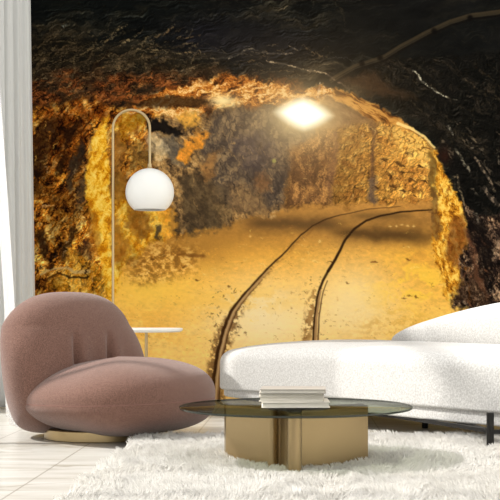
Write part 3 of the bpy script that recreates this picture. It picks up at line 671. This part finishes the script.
for k in range(0, 33):
    a = PI/2-(PI/2+.86)*k/32; pr.append((R*math.cos(a), zc+R*math.sin(a)*(.95 if a < 0 else 1)))
rb, zb = pr[-1]; pr[0] = (.0, pr[0][1])
inner = [(p[0]*.965, zc+(p[1]-zc)*.965) for p in reversed(pr)]
bm = bmesh.new(); lathe(bm, pr+[(rb*.985, zb+.001)]+inner[1:], 2*r, 0, 64)
sh = bm_obj('lamp_shade', bm, m_shade, fl)
bm = bmesh.new(); lathe(bm, [(0, zc+R+.028), (.012, zc+R+.028), (.014, zc+R+.004), (.024, zc+R-.004), (0, zc+R-.006)], 2*r, 0, 24); bm_obj('shade_cap', bm, m_brass, fl)
bm = bmesh.new(); lathe(bm, [(0, zc-.03), (.024, zc-.022), (.036, zc+.01), (.024, zc+.045), (.014, zc+.06), (.014, zc+R*.965), (0, zc+R*.965)], 2*r, 0, 24)
bm_obj('bulb', bm, m_shade, fl)

# ------------------------------------------------------------ side table
m_white = mat('white lacquer', .35, color=srgb(236, 234, 228), spec=.4)
st = thing('side_table', 'small round white side table on a thin stem, behind the armchair', 'side table', (-.87, 6.88, 0))
bm = bmesh.new(); lathe(bm, [(0, .470), (.19, .470), (.204, .478), (.206, .486), (.203, .492), (0, .492)], 0, 0, 64); bm_obj('table_top', bm, m_white, st)
bm = bmesh.new(); tube(bm, [(0, 0, .014), (0, 0, .475)], .009); bm_obj('stem', bm, m_brass, st)
bm = bmesh.new(); lathe(bm, [(0, 0), (.13, 0), (.135, .005), (.13, .012), (0, .016)], 0, 0, 48); bm_obj('base', bm, m_white, st)

# ------------------------------------------------------------ sofa
m_sofa = boucle('off-white boucle', srgb(180, 178, 175), srgb(212, 211, 208), 130, .35, .003)
m_black = mat('black powder-coated metal', .45, .3, srgb(22, 21, 20))
so = thing('sofa', 'long curved off-white boucle sofa on thin black legs, right of the armchair', 'sofa', (.6, 6.2, 0))
O = np.array([.6, 6.2])
front = [(-.43, 6.98), (-.16, 6.62), (.14, 6.17), (.42, 5.76), (.72, 5.36), (1.02, 5.06), (1.5, 4.80), (2.1, 4.66), (2.75, 4.66)]
rear = [(2.95, 4.80), (3.02, 5.15), (2.95, 5.48), (2.6, 5.58), (2.1, 5.66), (1.72, 5.86), (1.42, 6.25), (1.10, 6.76), (.80, 7.20), (.52, 7.52), (.22, 7.66), (-.14, 7.62), (-.36, 7.45), (-.46, 7.20)]
PO = smooth_closed([np.array(p)-O for p in front+rear], 420)
def rounded(z0, z1, r0, r1, n=6):
    pr = [(r0*3, z0), (r0*1.6, z0)]
    pr += [(r0*(1-math.sin(a)), z0+r0*(1-math.cos(a))) for a in [PI/2*k/n for k in range(1, n+1)]]
    pr += [(r1*(1-math.cos(a)), z1-r1+r1*math.sin(a)) for a in [PI/2*k/n for k in range(n+1)]]
    return pr
ZS = .405
def seat_z(x, y, z):
    # the left end dips slightly
    t = max(0, min(1, (x+.6+.46)/.9)); return z-(.048*(1-t)**2)*(z/.4)
P = rounded(.150, ZS, .018, .075, 8); P += [(.12, ZS+.006), (.2, ZS+.010), (.28, ZS+.011)]
loft('seat', PO, P, m_sofa, so, seat_z)
loft('base_band', inset(PO, .022), rounded(.092, .156, .012, .006, 4), m_sofa, so)
# backrest follows the rear edge, low and tapering at its left end
inner = [(2.9, 5.30), (2.5, 5.38), (2.05, 5.44), (1.62, 5.62), (1.28, 6.00), (.98, 6.48), (.74, 6.84), (.60, 7.02)]
outer = [(.54, 7.16), (.58, 7.30), (.70, 7.26), (.84, 7.10), (1.12, 6.70), (1.42, 6.22), (1.74, 5.82), (2.12, 5.62), (2.6, 5.54), (2.92, 5.50), (2.98, 5.40)]
PB = smooth_closed([np.array(p)-O for p in inner+outer], 360)
def back_z(x, y, z):
    # height along the back measured from its left end
    s = math.hypot(x+.6-.53, y+6.2-7.22); t = min(1, s/1.8)
    h = .028+.290*(math.sin(t*PI/2)**.60)
    return .37+(z-.37)*h/.30
prb = [(.03, .37), (.0, .38)]+[(.075*(1-math.cos(a)), .57+.10*math.sin(a)) for a in [PI/2*k/8 for k in range(9)]]
loft('backrest', PB, prb, m_sofa, so, back_z)
# upright seam in the backrest
def leg(x, y, z1, r=.016):
    bm = bmesh.new(); tube(bm, [(x-O[0], y-O[1], .0), (x-O[0], y-O[1], .004), (x-O[0], y-O[1], z1)], [r*.9, r, r], 16); return bm_obj('leg', bm, m_black, so)
leg(.800, 5.11, .165); leg(.63, 6.12, .10); leg(-.20, 7.25, .10); leg(1.95, 4.62, .165); leg(2.7, 5.35, .10); leg(1.55, 5.75, .10)
bm = bmesh.new()
def bar(a, b, z0, z1, w=.012):
    a = Vector((a[0]-O[0], a[1]-O[1], 0)); b = Vector((b[0]-O[0], b[1]-O[1], 0)); t = (b-a).normalized(); n = Vector((-t.y, t.x, 0))*w
    vs = [bm.verts.new(p+n*s+Vector((0, 0, z))) for p in (a, b) for s in (-1, 1) for z in (z0, z1)]
    for f in ((0, 1, 3, 2), (4, 6, 7, 5), (0, 4, 5, 1), (2, 3, 7, 6), (0, 2, 6, 4), (1, 5, 7, 3)): bm.faces.new([vs[i] for i in f])
for a, b in (((-.22, 7.20), (.63, 6.12)), ((.63, 6.12), (1.55, 5.75)), ((.80, 5.11), (1.3, 5.0)), ((1.3, 5.0), (1.95, 4.62)), ((1.95, 4.62), (2.7, 5.35)), ((1.55, 5.75), (2.7, 5.35)), ((.16, 6.24), (.46, 5.84)), ((.46, 5.84), (.80, 5.14)), ((.16, 6.24), (-.30, 6.98)), ((-.30, 6.98), (-.22, 7.2)), ((.63, 6.12), (.80, 5.13))):
    bar(a, b, .076, .093, .008)
bm_obj('underframe', bm, m_black, so)

# ------------------------------------------------------------ coffee table
TC = (-.015, 4.57)
ct = thing('coffee_table', 'low round coffee table with a tinted glass top and folded gold base', 'coffee table', (TC[0], TC[1], 0))
mg = bpy.data.materials.new('smoked olive glass'); mg.use_nodes = True; nt = mg.node_tree; nt.nodes.remove(nt.nodes['Principled BSDF'])
tr = N(mg, 'ShaderNodeBsdfTransparent'); tr.inputs[0].default_value = (.52, .55, .48, 1)
gl = N(mg, 'ShaderNodeBsdfGlossy', Roughness=.015); fr = N(mg, 'ShaderNodeFresnel', IOR=1.22); mx = N(mg, 'ShaderNodeMixShader')
gl.inputs['Color'].default_value = (.9, .9, .9, 1)
geo = N(mg, 'ShaderNodeNewGeometry'); inv = N(mg, 'ShaderNodeMath', operation='SUBTRACT'); inv.inputs[0].default_value = 1; L(mg, geo.outputs['Backfacing'], inv.inputs[1])
mu = N(mg, 'ShaderNodeMath', operation='MULTIPLY'); L(mg, fr.outputs[0], mu.inputs[0]); L(mg, inv.outputs[0], mu.inputs[1])
dm = N(mg, 'ShaderNodeMath', operation='MULTIPLY'); dm.inputs[1].default_value = .24; L(mg, mu.outputs[0], dm.inputs[0]); L(mg, dm.outputs[0], mx.inputs[0]); L(mg, tr.outputs[0], mx.inputs[1]); L(mg, gl.outputs[0], mx.inputs[2]); L(mg, mx.outputs[0], nt.nodes['Material Output'].inputs[0])
bm = bmesh.new(); lathe(bm, [(0, .227), (.434, .227), (.4375, .229), (.4375, .235), (.434, .237), (0, .237)], 0, 0, 128); gt = bm_obj('glass_top', bm, mg, ct)
gt.data.materials.append(mat('dark glass edge', .15, color=srgb(30, 36, 28)))
for p in gt.data.polygons:
    if abs(p.normal.z) < .6: p.material_index = 1
def Q(px, d): return ((px-300)*d/1215-TC[0], d-TC[1])
def arc(cx, cy, r, a0, a1, n=8): return [(cx+r*math.cos(a0+(a1-a0)*k/n), cy+r*math.sin(a0+(a1-a0)*k/n)) for k in range(n+1)]
ol = [Q(226, 4.75), Q(258, 4.60), Q(269, 4.56)]
ol += arc(-.088, -.052, .018, -PI*.85, -PI*.05, 8)             # small bead beside the fold
ol += [(-.058, -.066), (-.044, -.100), (-.034, -.150), (-.029, -.190)]
ol += arc(-.004, -.215, .025, PI, 2*PI, 12)                    # the rounded front fin
ol += [(.021, -.170), (.022, -.105), Q(321, 4.50), Q(368, 4.70)]
ol += [(.262, .235), (.06, .12), (.03, .24), (-.03, .26), (-.06, .12), (-.285, .25)]
def prism(name, pts, z0, z1, m, parent):
    bm = bmesh.new(); a = [bm.verts.new((x, y, z0)) for x, y in pts]; b = [bm.verts.new((x, y, z1)) for x, y in pts]; n = len(pts)
    for k in range(n): bm.faces.new((a[k], a[(k+1) % n], b[(k+1) % n], b[k]))
    bm.faces.new(a[::-1]); bm.faces.new(b); return bm_obj(name, bm, m, parent, sharp=22)
m_gold2 = mat('satin bronze metal', .36, .85, srgb(164, 142, 105))
prism('base', ol, 0.004, .2265, m_gold2, ct)

# ------------------------------------------------------------ books on the coffee table
m_page = noisy(mat('book pages', .9, spec=.1), srgb(196, 190, 178), srgb(232, 228, 218), 30, 3, stretch=(1, 1, 60))
def book(cx, cy, z, w, d, h, rz, label, c1, dec=None):
    t = thing('book', label, 'book', (cx, cy, z), rz, 'books on the coffee table')
    mc = noisy(mat('book cover', .5, spec=.3), c1, tuple(min(1, v*1.12) for v in c1[:3])+(1,), 8)
    bm = bmesh.new(); add_box(bm, -w/2, w/2, -d/2, d/2, 0, .0028, .0008, 1); add_box(bm, -w/2, w/2, -d/2, d/2, h-.0028, h, .0008, 1)
    add_box(bm, -w/2, w/2, d/2-.0035, d/2, .002, h-.002)
    bm_obj('cover', bm, mc, t)
    bm = bmesh.new(); add_box(bm, -w/2+.005, w/2-.005, -d/2+.006, d/2-.004, .0028, h-.0028); bm_obj('page_block', bm, m_page, t)
    return t
z = .2372
book(-.018, 4.55, z, .252, .19, .0215, .03, 'thick white book lying at the bottom of the stack on the glass table', srgb(218, 213, 202)); z += .0216
book(-.030, 4.55, z, .240, .18, .0185, -.02, 'grey-white book second from the bottom of the stack on the glass table', srgb(196, 190, 178)); z += .0186
book(-.034, 4.555, z, .236, .175, .0115, .02, 'thin cream book under the topmost book on the glass table', srgb(205, 200, 188)); z += .0116
book(-.026, 4.55, z, .244, .185, .0165, -.01, 'pale grey book lying on top of the stack on the glass table', srgb(160, 154, 146))

# ------------------------------------------------------------ shag rug
RX0, RX1, RY0, RY1 = -.72, 2.3, 3.2, 5.48
m_shag = mat('cream wool shag', .9, color=srgb(240, 235, 226), spec=.1)
def shag_mat(m):
    oi = N(m, 'ShaderNodeVertexColor'); oi.layer_name = 'tuft'
    L(m, oi.outputs['Color'], bsdf(m).inputs['Base Color']); bsdf(m).inputs['Sheen Weight'].default_value = .3
    tl = N(m, 'ShaderNodeBsdfTranslucent'); L(m, oi.outputs['Color'], tl.inputs[0]); x = N(m, 'ShaderNodeMixShader'); x.inputs[0].default_value = .55
    L(m, bsdf(m).outputs[0], x.inputs[1]); L(m, tl.outputs[0], x.inputs[2]); L(m, x.outputs[0], m.node_tree.nodes['Material Output'].inputs[0])
shag_mat(m_shag)
rug = thing('shag_rug', 'deep-pile cream shag rug under the coffee table and sofa legs', 'rug', ((RX0+RX1)/2, (RY0+RY1)/2, 0))
rox, roy = (RX0+RX1)/2, (RY0+RY1)/2
bm = bmesh.new(); add_box(bm, RX0-rox, RX1-rox, RY0-roy, RY1-roy, .001, .010, .003); bm_obj('backing', bm, noisy(mat('rug backing', .95, spec=.1), srgb(205, 198, 186), srgb(222, 216, 205), 60), rug)
def pile():
    rng = np.random.RandomState(3); dens = 20000
    vis_x1 = 2.3
    n = int((vis_x1-RX0)*(RY1-RY0)*dens)
    bx = rng.uniform(RX0, vis_x1, n); by = rng.uniform(RY0, RY1, n)
    keep = (bx < .165*by+.5)                                   # nothing of the far right corner shows
    keep |= rng.rand(n) < .25
    # no tufts where the table base and the sofa leg stand
    qx, qy = bx-TC[0], by-TC[1]; ins = np.zeros(n, bool)
    for (ax, ay), (cx, cy) in zip(ol, ol[1:]+ol[:1]):
        if ay != cy: ins ^= ((ay > qy) != (cy > qy)) & (qx < (cx-ax)*(qy-ay)/(cy-ay)+ax)
    keep &= ~ins & (np.hypot(bx-.80, by-5.11) > .019) & (np.hypot(bx-1.95, by-4.62) > .019)
    bx, by = bx[keep], by[keep]; n = len(bx)
    # tufts share a lean; wide drifts comb the pile into waves
    t = rng.rand(64, 64)
    def vn(x, y):
        xi = np.floor(x).astype(int); yi = np.floor(y).astype(int); fx = x-xi; fy = y-yi; fx = fx*fx*(3-2*fx); fy = fy*fy*(3-2*fy)
        g = lambda a, b: t[b & 63, a & 63]
        return (g(xi, yi)*(1-fx)+g(xi+1, yi)*fx)*(1-fy)+(g(xi, yi+1)*(1-fx)+g(xi+1, yi+1)*fx)*fy
    ang = 6.283*(vn(bx*4, by*4)*1.3+.5*vn(bx*13+5, by*13+2)); lean = .25+.55*vn(bx*9+9, by*9+3)+.35*vn(bx*38, by*38+7)
    tx = np.cos(ang)*lean+(vn(bx*45+3, by*45+1)-.5)*.9+rng.normal(0, .16, n); ty = np.sin(ang)*lean+(vn(bx*45+31, by*45+11)-.5)*.9+rng.normal(0, .16, n)
    ln = (.030+.010*vn(bx*6+1, by*6+8)+.012*vn(bx*30, by*30))*rng.uniform(.75, 1.15, n)
    # keep the pile clear of whatever stands on it
    def press(cx, cy, rx, ry, s):
        nonlocal ln
        ln *= 1-s*np.exp(-(((bx-cx)/rx)**2+((by-cy)/ry)**2)**2)
    press(.80, 5.10, .045, .06, .75); press(TC[0], TC[1]-.02, .37, .36, .55)
    seg = 4; W = rng.uniform(.0018, .0034, n)
    P = []
    nrm = np.sqrt(tx*tx+ty*ty+1)
    for k in range(seg+1):
        f = k/seg; c = f*f
        hx = bx+ln*.85*tx*(.35*f+.65*c)/nrm*1.15; hy = by+ln*.85*ty*(.35*f+.65*c)/nrm*1.15; hz = .009+ln*(f-.30*c*(nrm-1)*1.2)
        P.append(np.stack([hx, hy, np.maximum(hz, .006)], 1))
    wd = rng.uniform(0, PI, n); V = []
    for k in range(seg+1):
        w = W*(1, .95, .85, .65, .22)[k]
        for q in range(3):
            a = wd+q*2*PI/3; V.append(P[k]+np.stack([np.cos(a)*w, np.sin(a)*w, np.zeros(n)], 1))
    V = np.stack(V, 1); nv = V.shape[1]                        # n x 15 x 3
    base = (np.arange(n)*nv)[:, None]; Fq = []
    for k in range(seg):
        for q in range(3):
            Fq.append(np.array([k*3+q, k*3+(q+1) % 3, (k+1)*3+(q+1) % 3, (k+1)*3+q]))
    Fq = (base[:, :, None]+np.stack(Fq)[None]).reshape(-1, 4)
    V[..., 0] -= rox; V[..., 1] -= roy
    me = bpy.data.meshes.new('pile'); me.vertices.add(n*nv); me.vertices.foreach_set('co', V.astype(np.float32).ravel())
    me.loops.add(Fq.size); me.loops.foreach_set('vertex_index', Fq.astype(np.int32).ravel())
    me.polygons.add(len(Fq)); me.polygons.foreach_set('loop_start', np.arange(0, Fq.size, 4, dtype=np.int32))
    me.update(calc_edges=True); me.polygons.foreach_set('use_smooth', np.ones(len(Fq), bool))
    at = me.color_attributes.new('tuft', 'FLOAT_COLOR', 'POINT')
    tone = rng.uniform(.9, 1.0, n)[:, None]*np.array([.99, .975, .945])[None]
    cc = np.ones((n, nv, 4), np.float32); cc[..., :3] = tone[:, None]
    at.data.foreach_set('color', cc.ravel()); me.materials.append(m_shag)
    o = link(bpy.data.objects.new('pile', me), rug); o['kind'] = 'stuff'
pile()

# ------------------------------------------------------------ light and camera
sun = bpy.data.lights.new('sun', 'SUN'); sun.energy = 4.3; sun.angle = math.radians(2.5); sun.color = (1, .965, .91)
so_ = link(bpy.data.objects.new('sun', sun))
so_.rotation_euler = Vector((1.0, -.01, -.98)).to_track_quat('-Z', 'Y').to_euler(); so_.location = (-4, 3, 5)
w = bpy.data.worlds.new('sky'); S.world = w; w.use_nodes = True
bg = w.node_tree.nodes['Background']; bg.inputs[0].default_value = (1, .99, .97, 1); bg.inputs[1].default_value = .98
cam = bpy.data.cameras.new('camera'); cam.sensor_width = 36; cam.lens = 36*1215/500; cam.shift_x = -.1; cam.shift_y = .118; cam.clip_end = 100
co = link(bpy.data.objects.new('camera', cam)); co.location = (0, 0, CAM_H); co.rotation_euler = (PI/2, 0, 0)
S.camera = co
S.view_settings.view_transform = 'Standard'; S.view_settings.look = 'None'; S.view_settings.gamma = 1; S.view_settings.exposure = .30; S.view_settings.use_curve_mapping = False
